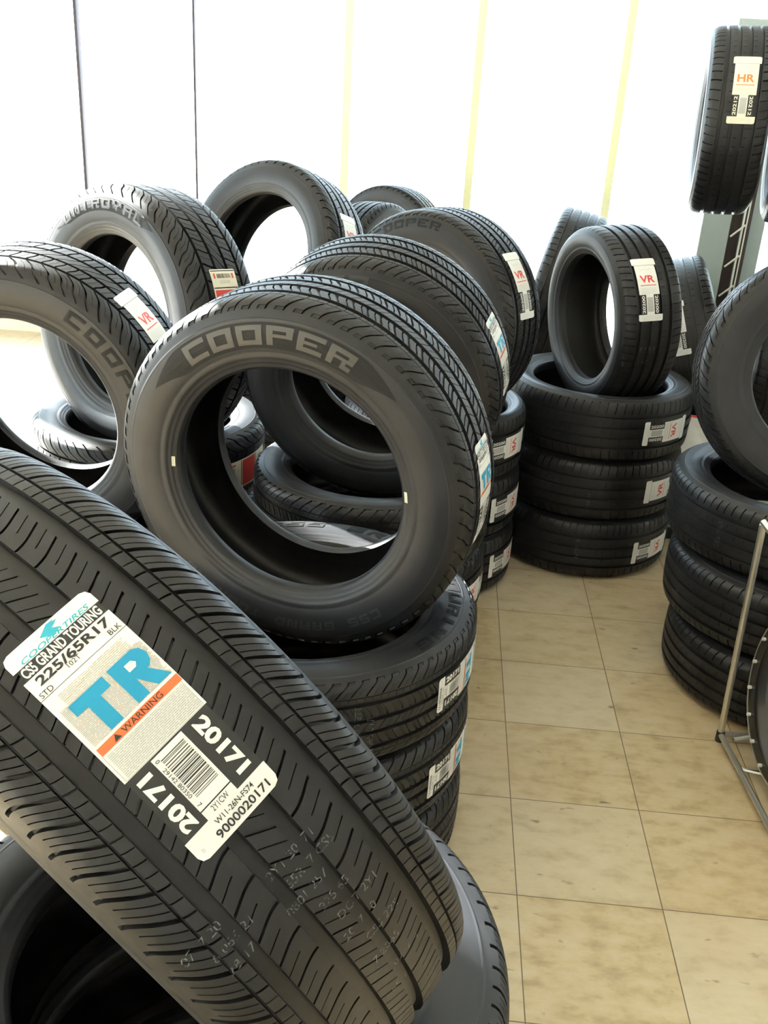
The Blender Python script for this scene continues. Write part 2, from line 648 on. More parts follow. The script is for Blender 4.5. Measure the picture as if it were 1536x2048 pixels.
def revolve(z, rr, nu=160):
    th = np.arange(nu) / nu * 2 * np.pi
    x = np.cos(th)[:, None] * rr[None]
    y = np.sin(th)[:, None] * rr[None]
    zz = np.broadcast_to(z[None], x.shape)
    return np.stack([x, y, zz], -1).reshape(-1, 3), grid_quads(nu, len(z))


def tread_mesh(R, r, W, pat, pitches, fine):
    key = ('tread', R, r, W, pat, pitches, fine)
    if key in _cache:
        return _cache[key]
    P = PATTERNS[pat]
    e = 0.006
    ts = set(np.round(np.linspace(-1, 1, 61 if fine else 37), 4))
    for c, w, d in P['circ']:
        near = [q for q in ts if abs(q - c) < w / 2 + .012]
        ts -= set(near)
        ts |= {c - w / 2, c - w / 2 + e, c + w / 2 - e, c + w / 2}
    for t0, t1, *_ in P['lat']:
        for sg in (1, -1):
            for q, dd in ((t0, e), (t1, -e)):
                ts |= {sg * q, sg * (q + dd)}
    ts = np.array(sorted(ts))
    keep = [0]
    for i in range(1, len(ts)):
        if ts[i] - ts[keep[-1]] > 0.0035:
            keep.append(i)
    keep[-1] = len(ts) - 1
    ts = ts[keep]
    us = {0.0}
    eu = 0.025
    for t0, t1, u, w, d in P['lat']:
        us |= {u - w / 2, u - w / 2 + eu * .6, u + w / 2 - eu * .6, u + w / 2} if w > .05 else {u - w / 2, u, u + w / 2}
    us = sorted(us)
    uk = [us[0]]
    for q in us[1:]:
        if q - uk[-1] > .008:
            uk.append(q)
    extra = []
    for a, b in zip(uk, uk[1:] + [1.0]):
        if b - a > .2:
            extra.append((a + b) / 2)
    us = np.array(sorted(uk + extra))
    tt, tz, tr, tnz, tnr = tread_profile(R, r, W)
    z = np.interp(ts, tt, tz)
    rr = np.interp(ts, tt, tr)
    nz = np.interp(ts, tt, tnz)
    nr = np.interp(ts, tt, tnr)
    nu = pitches * len(us)
    U = (np.arange(pitches)[:, None] + us[None]).ravel()
    uf = np.tile(us, pitches)
    sh = P['shift'](ts)
    D = np.zeros((nu, len(ts)))
    for c, w, d in P['circ']:
        m = (np.abs(ts - c) < w / 2 - e * .5)
        D = np.maximum(D, m[None] * d)
    for t0, t1, u, w, d in P['lat']:
        inner = np.abs(uf - u) < w / 2 - (eu * .3 if w > .05 else .004)
        at = np.abs(ts) if t0 >= 0 else ts
        mt = (at > t0 + e * .5) & (at < t1 - e * .5)
        fade = np.where(np.abs(ts) > .88, np.clip((1.02 - np.abs(ts)) / .14, 0.25, 1), 1)
        D = np.maximum(D, inner[:, None] * (mt * d * fade)[None])
    # slight irregular pitch
    wob = 0.18 * np.sin(U / pitches * 2 * np.pi * 5) + 0.12 * np.sin(U / pitches * 2 * np.pi * 11 + 1)
    th = (U[:, None] + wob[:, None] + sh[None]) / pitches * 2 * np.pi
    Rr = rr[None] - D * nr[None]
    Z = z[None] - D * nz[None]
    v = np.stack([Rr * np.cos(th), Rr * np.sin(th), np.broadcast_to(Z, th.shape)], -1).reshape(-1, 3)
    me = np_mesh('tread', v, grid_quads(nu, len(ts)), M['tread'])
    _cache[key] = me
    return me


def side_mesh(R, r, W, sgn):
    key = ('side', R, r, W, sgn)
    if key in _cache:
        return _cache[key]
    z, rr = side_profile(R, r, W)
    z, rr = z * sgn, rr
    if sgn > 0:
        z, rr = z[::-1], rr[::-1]
    v, q = revolve(z, rr, 200)
    me = np_mesh('sidewall', v, q, M['side'], rad(40))
    _cache[key] = me
    return me


def liner_mesh(R, r, W):
    key = ('liner', R, r, W)
    if key in _cache:
        return _cache[key]
    h, s = W / 2, R - r
    c = catmull([(.60, .02), (.66, .06), (.74, .14), (.86, .34), (.885, .52), (.85, .70), (.72, .82), (.45, .865), (0, .88)], 6)
    z = np.concatenate([c[:, 0] * h, -c[::-1, 0][1:] * h])
    rr = np.concatenate([r + c[:, 1] * s, (r + c[:, 1] * s)[::-1][1:]])
    v, q = revolve(z, rr, 160)
    me = np_mesh('inner_liner', v, q, M['liner'], rad(40))
    _cache[key] = me
    return me


def axis_from(az, el):
    az, el = rad(az), rad(el)
    return Vector((math.cos(el) * math.cos(az), math.cos(el) * math.sin(az), math.sin(el)))


# ---- label artwork ---------------------------------------------------------
def barcode(A, x0, x1, y0, y1, lay, seed=1, mat='black_p'):
    """bars run along x, spaced along y"""
    rr = random.Random(seed)
    y = y0
    while y < y1 - 0.0006:
        w = rr.choice((.0005, .0008, .0013)) * 0.9
        A.rect(x0, x1, y, min(y + w, y1), mat, lay, 0.05)
        y += w + rr.choice((.0005, .0008, .0012)) * 1.1


def fine_lines(A, x0, x1, y0, y1, n, mats, lay, seed=3):
    rr = random.Random(seed)
    for i in range(n):
        y = y1 - (y1 - y0) * (i + .5) / n
        x = x0
        while x < x1 - .002:
            w = rr.uniform(.002, .009)
            e = min(x + w, x1)
            A.rect(x, e, y - .00032, y + .00032, rr.choice(mats), lay, 0.05)
            x = e + .0007


def tr_label(detail=True):
    w, L = .077, .201
    A = Art()
    h = L / 2
    Y = lambda f: h - f * L
    A.card(w, Y(.073), Y(0), 'paper', 0, r=.006, round_bot=False)
    A.rect(-w / 2 + .003, w / 2 - .001, Y(.125), Y(.073), 'black_p', 0, .02)
    A.rect(-w / 2, w / 2, Y(.615), Y(.125), 'paper', 0)
    A.rect(-w / 2 + .001, w / 2 - .001, Y(.905), Y(.615), 'black_p', 0)
    A.card(w, Y(1.0), Y(.905), 'paper', 0, r=.006, round_top=False)
    A.text('COOPERTIRES', .001, Y(.060), .0044, 'pale_cyan', 1, w=.060, bold=.01, shear=.25)
    # double chevron mark
    for k, (dx, sc) in enumerate(((0, 1), (.0062, .72))):
        x0, yc = -.0085 + dx, Y(.033)
        A.poly([(x0, yc), (x0 + .0095 * sc, yc + .0050 * sc), (x0 + .016 * sc, yc + .0046 * sc), (x0 + .0065 * sc, yc)], 'pale_cyan', 1)
        A.poly([(x0, yc), (x0 + .0065 * sc, yc), (x0 + .013 * sc, yc - .0046 * sc), (x0 + .0075 * sc, yc - .0050 * sc)], 'pale_cyan', 1)
    A.text('CS5 GRAND TOURING', 0, Y(.099), .0086, 'paper', 1, w=.069, bold=.03)
    A.text('225/65R17', .001, Y(.153), .0078, 'black_p', 1, w=.064, bold=.03)
    A.text('STD', -.031, Y(.199), .0043, 'black_p', 1)
    A.text('102T', -.004, Y(.182), .0040, 'black_p', 1)
    A.text('BLK', .031, Y(.195), .0043, 'black_p', 1)
    A.rect(-w / 2, w / 2, Y(.2155), Y(.2135), 'black_p', 1, .05)
    if detail:
        fine_lines(A, -.028, .030, Y(.285), Y(.235), 7, ['light_p', 'light_p', 'tan_p'], 1, 3)
        fine_lines(A, -.035, .037, Y(.455), Y(.285), 30, ['light_p', 'grey_p', 'tan_p'], 1, 5)
        fine_lines(A, -.034, .036, Y(.608), Y(.505), 15, ['grey_p', 'light_p'], 1, 9)
    else:
        fine_lines(A, -.035, .037, Y(.455), Y(.285), 14, ['light_p'], 1, 5)
        fine_lines(A, -.034, .036, Y(.608), Y(.505), 8, ['light_p'], 1, 9)
    # big TR
    yb, yt = Y(.452), Y(.292)
    A.rect(-.029, .001, yt - .0095, yt, 'cyan_p', 2, .01)
    A.rect(-.0195, -.0085, yb, yt - .0095, 'cyan_p', 2, .01)
    A.rect(.0055, .0160, yb, yt, 'cyan_p', 2, .01)
    A.poly([(.016, yt), (.028, yt), (.0325, yt - .003), (.0345, yt - .009), (.0325, yt - .015), (.029, yt - .018), (.016, yt - .018)], 'cyan_p', 2)
    A.poly([(.016, yt - .006), (.022, yt - .006), (.0245, yt - .009), (.022, yt - .012), (.016, yt - .012)], 'paper', 3)
    A.poly([(.016, yt - .018), (.027, yt - .018), (.0365, yb), (.0245, yb)], 'cyan_p', 2)
    A.rect(-.036, .038, Y(.497), Y(.466), 'orange_p', 1, .02)
    A.poly([(-.0235, Y(.492)), (-.0175, Y(.492)), (-.0205, Y(.470))], 'black_p', 2)
    A.text('WARNING', .003, Y(.4815), .0046, 'black_p', 2, w=.036)
    for a, b in ((-.0365, -.0360), (.0360, .0365)):
        A.rect(a, b, Y(.612), Y(.497), 'grey_p', 1, .05)
    A.rect(-.0365, .0365, Y(.613), Y(.611), 'grey_p', 1, .05)
    # bar code panel and numbers
    A.rect(-.0165, .0120, Y(.865), Y(.622), 'paper', 1)
    barcode(A, -.0115, .0095, Y(.820), Y(.640), 2, 4)
    A.text('0', -.0135, Y(.640), .0034, 'black_p', 2, rot=-math.pi / 2)
    A.text('29142 80350', -.0140, Y(.740), .0030, 'black_p', 2, w=.027, rot=-math.pi / 2)
    A.text('7', -.0135, Y(.845), .0034, 'black_p', 2, rot=-math.pi / 2)
    A.rect(-.0165, .0120, Y(.905), Y(.870), 'paper', 1)
    A.text('2Y1CW', -.002, Y(.8875), .0045, 'black_p', 2, w=.015)
    A.text('20171', .0255, Y(.755), .0125, 'paper', 1, w=.049, rot=-math.pi / 2, bold=.045)
    A.text('20171', -.0275, Y(.765), .0125, 'paper', 1, w=.049, rot=math.pi / 2, bold=.045)
    A.text('W11-26N-FS74', .004, Y(.930), .0044, 'black_p', 1, w=.036, bold=.006)
    A.text('9000020171', .006, Y(.968), .0066, 'black_p', 1, w=.050, bold=.02)
    A.text('B', -.032, Y(.965), .003, 'grey_p', 1)
    return A


def code_label(code='VR', col='red_p', num='20200', paper='paper', w=.082, L=.205, scribble=True):
    A = Art()
    h = L / 2
    Y = lambda f: h - f * L
    A.card(w, Y(.12), Y(0), paper, 0, r=.005, round_bot=False)
    A.rect(-w / 2 + .006, w / 2 - .006, Y(.60), Y(.12), paper, 0)
    A.rect(-w / 2 + .010, w / 2 - .010, Y(.90), Y(.60), 'black_p', 0)
    A.card(w, Y(1.0), Y(.90), paper, 0, r=.005, round_top=False)
    A.rect(-w / 2 + .006, w / 2 - .006, Y(.13), Y(.118), 'grey_p', 1, .03)
    if scribble:
        pts = [(-.022 + .0033 * i, Y(.20) + .004 * math.sin(i * 2.3) + .002 * math.cos(i * 1.1)) for i in range(14)]
        for (xa, ya), (xb, yb) in zip(pts, pts[1:]):
            A.poly([(xa, ya), (xb, yb), (xb, yb + .0011), (xa, ya + .0011)], 'grey_p', 1)
    A.text(code, 0, Y(.355), .024, col, 1, w=.050, bold=.03)
    A.rect(-.027, .027, Y(.462), Y(.450), col, 1, .03)
    fine_lines(A, -.028, .028, Y(.59), Y(.49), 6, ['light_p', 'light_p'], 1, 8)
    A.rect(-.013, .013, Y(.90), Y(.60), paper, 1)
    A.rect(-.010, .010, Y(.86), Y(.64), 'grey_p', 2)
    A.text(num, .0225, Y(.75), .010, paper, 1, w=.054, rot=-math.pi / 2, bold=.02)
    A.text(num, -.0225, Y(.75), .010, paper, 1, w=.054, rot=math.pi / 2, bold=.02)
    fine_lines(A, -.030, .030, Y(.985), Y(.915), 3, ['light_p'], 1, 2)
    return A


def bar_label():
    w, L = .085, .20
    A = Art()
    h = L / 2
    Y = lambda f: h - f * L
    A.card(w, -h, h, 'cream', 0, r=.003)
    for a, b in ((Y(.015), Y(.028)), (Y(.235), Y(.25)), (Y(.62), Y(.635)), (Y(.975), Y(.985))):
        A.rect(-w / 2 + .002, w / 2 - .002, b, a, 'black_p', 1, .03)
    A.rect(-.034, -.028, Y(.12), Y(.055), 'red_p', 1)
    A.rect(.028, .034, Y(.12), Y(.055), 'red_p', 1)
    x = -.023
    rr = random.Random(5)
    while x < .023:
        q = rr.choice((.0006, .001, .0016))
        A.rect(x, x + q, Y(.115), Y(.06), 'black_p', 1, .05)
        x += q + rr.choice((.0007, .0012))
    A.text('255/60', 0, Y(.165), .008, 'grey_p', 1, w=.035)
    A.rect(-w / 2 + .004, w / 2 - .004, Y(.60), Y(.27), 'red_p', 1)
    for i in range(4):
        A.text(('2018', '6050', '2015', '5018')[i], -.024 + .016 * i, Y(.80), .009, 'black_p', 1, rot=math.pi / 2, bold=.015)
    return A


_labels = {}


def get_label(kind):
    if kind not in _labels:
        _labels[kind] = {'TR': lambda: tr_label(True), 'TRs': lambda: tr_label(False),
                         'VR': lambda: code_label(), 'VR2': lambda: code_label(num='20203'), 'HR': lambda: code_label('HR', 'amber_p', '20212', 'cream'),
                         'AR': lambda: code_label('TR', 'amber_p', '20200'), 'BAR': bar_label}[kind]()
    return _labels[kind]


class Tire:
    def __init__(s, loc, az=None, el=0.0, R=.36, r=.216, W=.225, pat='touring', pitches=72, fine=False,
                 label='', group=None, spin=0.0, name='tire', kids=None):
        s.R, s.r, s.W = R, r, W
        c = Vector(loc)
        if az is None:
            Z = Vector((0, 0, 1))
            if el:   # slight tip of a lying tire
                Z = Vector((math.sin(rad(el)), 0, math.cos(rad(el))))
            X = Vector((1, 0, 0))
            base = c - Vector((0, 0, W / 2))
        else:
            Z = axis_from(az, el)
            X = Vector((0, 0, 1))
            base = c - Vector((0, 0, R * math.cos(rad(el))))
        X = (X - Z * X.dot(Z)).normalized()
        Y = Z.cross(X)
        s.Rm = Matrix(((X.x, Y.x, Z.x), (X.y, Y.y, Z.y), (X.z, Y.z, Z.z))).to_4x4()
        s.W0 = Matrix.Translation(c) @ s.Rm
        e = bpy.data.objects.new(name, None)
        e.empty_display_size = .1
        COL.objects.link(e)
        e.matrix_world = Matrix.Translation(base)
        s.e = e
        tag(e, label, 'tire', group)
        sw = s.W0 @ Matrix.Rotation(rad(spin), 4, 'Z')
        s.part('tread', tread_mesh(R, r, W, pat, pitches, fine), sw)
        s.part('sidewall', side_mesh(R, r, W, 1), sw)
        s.part('sidewall', side_mesh(R, r, W, -1), sw)
        s.part('inner_liner', liner_mesh(R, r, W), sw)

    def part(s, name, me, mw):
        o = bpy.data.objects.new(name, me)
        COL.objects.link(o)
        o.parent = s.e
        o.matrix_parent_inverse = s.e.matrix_world.inverted()
        o.matrix_basis = mw
        return o

    def sticker(s, kind, phi, z=0.0, rot=0, label=None, name='sticker', scale=1.0):
        """rot 0: text reads along +axis; 180: along -axis; 90: text reads along the circumference"""
        A = get_label(kind)
        p0 = rad(phi)
        R = s.R + .0007
        c, q = math.cos(rad(rot)), math.sin(rad(rot))
        tt, tz, tr, _, _ = tread_profile(s.R, s.r, s.W)
        zo, ro = tz, tr
        idx = np.argsort(zo)
        zs, rs = zo[idx], ro[idx]

        def fn(x, y, l):
            x, y = x * scale, y * scale
            a = x * c - y * q
            b = x * q + y * c
            zz = z + a
            rr = float(np.interp(zz, zs, rs)) + .0008 + l
            f = p0 - b / s.R
            return (rr * math.cos(f), rr * math.sin(f), zz)
        o = A.build(name, fn, None, None)
        o.parent = s.e
        o.matrix_parent_inverse = s.e.matrix_world.inverted()
        o.matrix_basis = s.W0
        if label:
            o['label'] = label
        return o

    def side_art(s, A, phi, rm, sgn=1, name='lettering', lift=.0006):
        p0 = rad(phi)

        def fn(x, y, l):
            rho = rm + y
            f = p0 - sgn * x / rm
            return (rho * math.cos(f), rho * math.sin(f), sgn * (side_z(s.R, s.r, s.W, rho) + lift + l))
        o = A.build(name, fn, None, None, fn_lay=.0006)
        o.parent = s.e
        o.matrix_parent_inverse = s.e.matrix_world.inverted()
        o.matrix_basis = s.W0
        return o

    def chip(s, phi, sgn=1):
        """small balance sticker by the bead"""
        A = Art()
        A.rect(-.0105, .0105, -.0032, .0032, 'foil', 1, .004)
        for i in range(6):
            A.rect(-.009 + i * .0032, -.0078 + i * .0032, -.0022, .0022, 'grey_p', 2, .004)
        return s.side_art(A, phi, s.r + .011, sgn, 'bead_sticker')

    def stencil(s, phi, z, txt, h=.012, name='stencil_mark', rot=0):
        A = Art()
        A.text(txt, 0, 0, h, 'stencil', 0)
        # ink only shows on part of the ribs
        keepf, keepm = [], []
        rr = random.Random(len(txt) + int(phi))
        for f, m in zip(A.f, A.m):
            if rr.random() < .5:
                keepf.append(f)
                keepm.append(m)
        A.f, A.m = keepf, keepm
        c, q = math.cos(rad(rot)), math.sin(rad(rot))
        p0 = rad(phi)

        def fn(x, y, l):
            a, b = x * c - y * q, x * q + y * c
            f = p0 - b / s.R
            R = s.R + .0004
            return (R * math.cos(f), R * math.sin(f), z + a)
        o = A.build(name, fn, None, None)
        o.parent = s.e
        o.matrix_parent_inverse = s.e.matrix_world.inverted()
        o.matrix_basis = s.W0
        return o


def word(txt, cw, ch, gap, mat, shear=0.12, lay=1):
    A = Art()
    n = len(txt)
    tot = n * cw + (n - 1) * gap
    A.block(txt, -tot / 2, -ch / 2, cw, ch, gap, mat, lay, shear)
    return A


# ------------------------------------------------------------------ room shell
YW = 5.8            # inner face of the shop window wall
ZT = 3.6
fl = MB().box(-4.2, 4.2, -2.6, YW + .12, -.10, 0).build('floor', M['floor'], smooth=None)
struct(fl)
struct(MB().box(-4.2, 4.2, -2.6, YW + .12, ZT, ZT + .1).build('ceiling', M['ceil'], smooth=None))
struct(MB().box(4.1, 4.2, -2.6, YW + .12, 0, ZT).build('wall_right', M['wallpaint'], smooth=None))
struct(MB().box(-4.2, 4.2, -2.7, -2.6, 0, ZT).build('wall_back', M['wallpaint'], smooth=None))
# unseen left wall, its window openings and pier shaped to steer the sunlight
lw = MB()
for y0, y1, z0, z1 in ((-2.6, YW + .12, 3.34, ZT), (-2.6, YW + .12, 0, .35), (-2.6, -2.0, .35, 3.34), (5.6, YW + .12, .35, 3.34), (3.0, 3.75, .35, 3.34), (-2.0, 3.0, 1.75, 3.34)):
    lw.box(-4.2, -4.1, y0, y1, z0, z1)
struct(lw.build('wall_left', M['wallpaint'], smooth=None))
# front wall: low curb and header round the shop window
fwl = MB()
fwl.box(-4.1, 4.1, YW, YW + .12, 0, .10).box(-4.1, 4.1, YW, YW + .12, 3.0, ZT)
struct(fwl.build('wall_front', M['wallpaint'], smooth=None))
MX = [(-2.160, 1), (-1.500, 1), (-.640, 0), (.070, 0), (.855, 0), (1.65, 0), (2.45, 0), (3.3, 0), (-2.95, 0), (-3.7, 0)]


def window(name, verts_boxes, panes):
    pass


w1 = MB()
w1.box(-4.1, 4.1, YW + .01, YW + .09, .10, .14).box(-4.1, 4.1, YW + .01, YW + .09, 2.96, 3.0)
win = struct(w1.build('window_1', M['mullion'], smooth=None))
for i, (x, dark) in enumerate(MX):
    if dark:     # slim dark glazing joint
        MB().box(x - .008 + .003 * (x > -2), x + .008 - .003 * (x > -2), YW + .02, YW + .07, .14, 2.96).build('glazing_joint', M['seal'], win, smooth=None)
    else:
        MB().box(x - .022, x + .022, YW - .005, YW + .105, .14, 2.96).build('mullion', M['mullion'], win, smooth=None)
xs = [-4.1] + sorted(x for x, _ in MX) + [4.1]
for a, b in zip(xs, xs[1:]):
    MB().box(a + .022, b - .022, YW + .045, YW + .051, .14, 2.96).build('pane', M['glass'], win, smooth=None)
w2 = MB()  # out of view; head height set for where the sun falls
for y in (3.75, 4.65, 5.55):
    w2.box(-4.19, -4.11, y, y + .05  , .35, 3.34)
w2.box(-4.19, -4.11, 3.75, 5.6, .35, .39).box(-4.19, -4.11, 3.75, 5.6, 3.30, 3.34)
win2 = struct(w2.build('window_2', M['mullion'], smooth=None))
MB().box(-4.153, -4.147, 3.75, 5.6, .39, 3.30).build('pane', M['glass'], win2, smooth=None)
w3 = MB()  # unseen low window, added for cool sky fill without direct sun
for y in (-2.0, -.8, .4, 1.6, 2.95):
    w3.box(-4.19, -4.11, y, y + .05, .35, 1.75)
w3.box(-4.19, -4.11, -2.0, 3.0, .35, .39).box(-4.19, -4.11, -2.0, 3.0, 1.71, 1.75)
win3 = struct(w3.build('fill_window', M['mullion'], smooth=None))
MB().box(-4.153, -4.147, -2.0, 3.0, .39, 1.71).build('pane', M['glass'], win3, smooth=None)
# pavement outside
struct(MB().box(-60, 60, YW + .12, 90, -.25, -.12).build('ground_outside', M['concrete'], smooth=None))
struct(MB().box(-60, -4.2, -30, YW + .12, -.25, -.12).build('ground_side', M['concrete'], smooth=None))

# ------------------------------------------------------------------ tire stacks
def stack(cx, cy, n, pitch, R, r, W, pat, names, group, pitches=72, jit=.008, offs=None, z0=0.0, rtop=None):
    out = []
    for k in range(n):
        dx, dy = (random.uniform(-jit, jit), random.uniform(-jit, jit)) if offs is None else offs[k]
        z = z0 + pitch * (k + .5)
        t = Tire((cx + dx, cy + dy, z), None, 0, R, (rtop if rtop and k == n - 1 else r), W, pat, pitches, False, names[k], group, spin=random.uniform(0, 360))
        out.append(t)
    return out


# stack in the near left corner, under the tire with the big sticker
S0 = stack(-.215, .835, 3, .201, .362, .2286, .197, 'touring',
           ['black tire at the bottom of the near left stack', 'black tire in the middle of the near left stack',
            'black tire lying on top of the near left stack under the leaning tire'], 'tires in the near left stack', 72, jit=.002)
A_ = Tire((-.281, .781, .884), 51.4, 25.9, .362, .216, .228, 'touring', 90, True,
          'large tire leaning in the near left corner with a big TR sticker on its tread', None, spin=1.2)
A_.sticker('TR', 38.3, -.004, 0, 'white paper sticker with blue TR, orange warning bar and bar code')
for ph, z, tx in ((60, -.078, '0717 20'), (62.5, -.062, '6 065 21'), (65, -.066, '2B 17'), (61, .004, '2Y1 20171'), (63.5, .012, '65R17 CS5'), (66, -.004, '0801 257'), (69, .010, '225 65'),
                  (72, .022, 'DOT 2Y1'), (75, .012, '20171 0'), (78, .026, 'CS5 225'), (82, .016, '7 2065'), (86, .028, '0217 4'), (90, .012, '65 17')):
    A_.stencil(ph, z, tx, .0075)
# second stack, under the upright tire with its face to the camera
S1 = stack(-.243, 1.755, 3, .195, .362, .2286, .193, 'hooked',
           ['black tire at the bottom of the stack under the upright tire marked COOPER', 'black tire in the middle of the stack under the upright tire marked COOPER',
            'top tire with CS5 GRAND TOURING sidewall, under the upright COOPER tire'], 'tires in the stack under the upright COOPER tire', 72, jit=.001, rtop=.246)
S1[2].sticker('TRs', -21, .004, 180, 'white sticker with blue TR')
S1[1].sticker('TRs', -22, -.004, 180, 'white sticker with blue TR')
S1[2].stencil(-62, -.02, '2065 017', .014, rot=0)
S1[2].stencil(-66, .01, 'TO 2 BTT', .012, rot=0)
C_ = Tire((-.247, 1.765, .850), -105.1, -4.4, .362, .2286, .225, 'hooked', 72, True,
          'black tire standing upright with COOPER across the top of its sidewall', None, spin=0)
C_.sticker('TRs', -87, 0, 180, 'white sticker with blue TR seen edge on')

# third stack behind it
S2 = stack(-.160, 2.455, 3, .203, .325, .216, .199, 'hooked',
           ['black tire at the bottom of the second stack back in the left row', 'middle tire with a red and white sticker in the second stack of the left row',
            'black tire lying on top of the second stack back in the left row'], 'tires in the second stack of the left row', 72, jit=.001, rtop=.222)
S2[1].sticker('VR', -19, -.01, 0, 'white sticker with red VR')
D_ = Tire((-.166, 2.438, .860), -102.5, -12.7, .340, .204, .225, 'hooked', 72, False,
          'black tire standing tilted directly behind the upright COOPER tire', None, spin=2)
D_.sticker('TRs', -74, -.01, 180, 'white sticker seen edge on')
# fourth stack
S3 = stack(-.006, 3.078, 3, .207, .300, .206, .203, 'rib',
           ['bottom tire with VR sticker in the left row stack beneath the VR upright tire', 'middle tire with VR sticker in the left row stack beneath the VR upright tire',
            'top tire with VR sticker in the left row stack beneath the VR upright tire'], 'tires in the third stack of the left row', 72, jit=.002, rtop=.236)
for t, (k, ph) in zip(S3, (('VR', -24), ('VR', -28), ('VR', -36))):
    t.sticker(k, ph, 0, 180, 'cream sticker with red VR')
E_ = Tire((-.027, 3.095, .876), -123, .4, .330, .206, .225, 'hooked', 72, False,
          'upright black tire with a red VR sticker, the rearmost of the left row', None, spin=1)
E_.sticker('VR', -64, 0, 180, 'white sticker with red VR')

# centre stack
S4 = stack(.556, 3.360, 3, .219, .326, .208, .215, 'rib',
           ['black tire at the bottom of the centre stack by the rack, on the floor', 'black tire in the middle of the centre stack with a VR sticker reading upside down',
            'black tire on top of the centre stack with a VR sticker at its right'], 'tires in the centre stack', 78, jit=.004, offs=[(.002, .002), (.004, .004), (.006, 0)], rtop=.232)
S4[2].sticker('VR', -51, -.004, 180, 'white sticker with red VR')
S4[1].sticker('VR', -42, 0, 0, 'white sticker with red VR')
S4[0].sticker('VR', -43, -.01, 180, 'white sticker with red VR')
S4[1].stencil(-95, -.03, '2 065 04', .012)
S4[0].stencil(-97, .01, 'N250 18', .014)
F_ = Tire((.564, 3.359, .860), -160.4, -3.6, .299, .208, .222, 'rib', 74, False,
          'small black tire standing upright on the centre stack with a white VR sticker', None, spin=1)
F_.sticker('VR', -60.5, .016, 180, 'white sticker with red VR and black number strips')
F_.stencil(-97, .02, '1 3 6 8', .014)
F_.stencil(-106, .03, '205 17', .012)

# right hand stack
S6 = stack(1.075, 2.565, 3, .199, .352, .216, .195, 'rib',
           ['blue-black tire at the bottom of the right hand stack beside the chrome stand', 'blue-black tire in the middle of the right hand stack beside the chrome stand',
            'blue-black tire on top of the right hand stack under the big upright tire'], 'tires in the right hand stack', 84, jit=.0, offs=[(.005, -.045), (-.018, -.005), (-.030, .065)], rtop=.246)
S6[2].stencil(-140, 0, '005 2065', .014)
S6[1].stencil(-165, 0, '0511 T', .013)
L_ = Tire((1.076, 2.735, .858), -95.5, 14.5, .350, .210, .225, 'hooked', 66, False,
          'large black tire leaning back on the right hand stack, cut by the photo edge', None, spin=4)

# left back group
S8 = stack(-.888, 1.990, 3, .198, .320, .216, .194, 'blocky',
           ['black tire at the bottom of the stack under the far left tire', 'black tire in the middle of the stack under the far left tire',
            'sunlit tire on top of the stack under the far left tire'], 'tires in the stack at the far left', 60, jit=.002, rtop=.238)
N2_ = Tire((-.900, 2.078, .843), -96.7, -6.3, .342, .216, .225, 'blocky', 66, False,
           'sunlit tire standing at the left edge of the photo with chunky tread', None, spin=0)
N2_.sticker('VR', -56, 0, 180, 'white sticker with red VR')
S7 = stack(-.842, 2.668, 3, .210, .335, .212, .206, 'blocky',
           ['tire at the bottom of the stack under the tire marked UNIROYAL', 'tire in the middle of the stack under the tire marked UNIROYAL',
            'tire with a red and white sticker lying under the tire marked UNIROYAL'], 'tires in the stack under the UNIROYAL tire', 54, jit=.002, rtop=.235)
S7[2].sticker('BAR', -17, -.015, 0, 'cream sticker with a red block and black figures')
N_ = Tire((-.845, 2.645, .902), -124.2, 4.5, .360, .2286, .235, 'blocky', 60, False,
          'upright black tire marked UNIROYAL with block tread shining in the sun', None, spin=2)
N_.sticker('BAR', -75, 0, 180, 'cream sticker with black bar code between red marks')
S9 = stack(-.630, 3.520, 3, .205, .335, .212, .201, 'blocky',
           ['tire at the bottom of the stack behind the tire marked UNIROYAL', 'tire in the middle of the stack behind the tire marked UNIROYAL',
            'tire on top of the stack behind the tire marked UNIROYAL'], 'tires in the stack behind the UNIROYAL tire', 54, jit=.004)
O_ = Tire((-.622, 3.440, .934), -122.5, 18.0, .345, .228, .225, 'touring', 62, False,
          'pale sunlit tire leaning back behind the tire marked UNIROYAL, with a white sticker', None, spin=0)
O_.sticker('VR', -70, 0, 180, 'white sticker with pink print')

# far tires by the window
S5 = stack(.535, 4.200, 2, .215, .335, .212, .211, 'rib',
           ['sunlit tire on the floor in the stack behind the centre stack', 'sunlit tire lying on the low stack behind the centre stack'],
           'tires in the low stack behind the centre stack', 70, jit=.003)
G_ = Tire((.478, 4.200, .770), 170, 12, .345, .212, .205, 'rib', 70, False,
          'tall tire leaning edge on behind the centre stack, dark grooves against the window', None, spin=0)


def write_word(t, txt, cw, ch, gap, mat, phi, rm, shear=.12, band=None):
    if band:
        B = Art()
        half, r0, r1 = band
        n = 40
        b0 = len(B.v)
        for i in range(n + 1):
            x = -half + 2 * half * i / n
            k = min(1, (1 - abs(x) / half) * 3.5)
            ym, hh = (r0 + r1) / 2 - rm, (r1 - r0) / 2
            for j in range(5):
                B.v.append((x, ym + .3 * hh * (1 - k) + hh * k * (j / 2 - 1), 0))
        mi = B.mi('band')
        for i in range(n):
            for j in range(4):
                q = b0 + i * 5 + j
                B.f.append((q, q + 5, q + 6, q + 1))
                B.m.append(mi)
        t.side_art(B, phi, rm, name='lettering_band')
    n = len(txt)
    tot = n * cw + (n - 1) * gap
    x = -tot / 2
    for wd in txt.split(' '):
        A = Art()
        A.block(wd, x, -ch / 2, cw, ch, gap, mat, 1, shear)
        t.side_art(A, phi, rm)
        x += (len(wd) + 1) * (cw + gap)


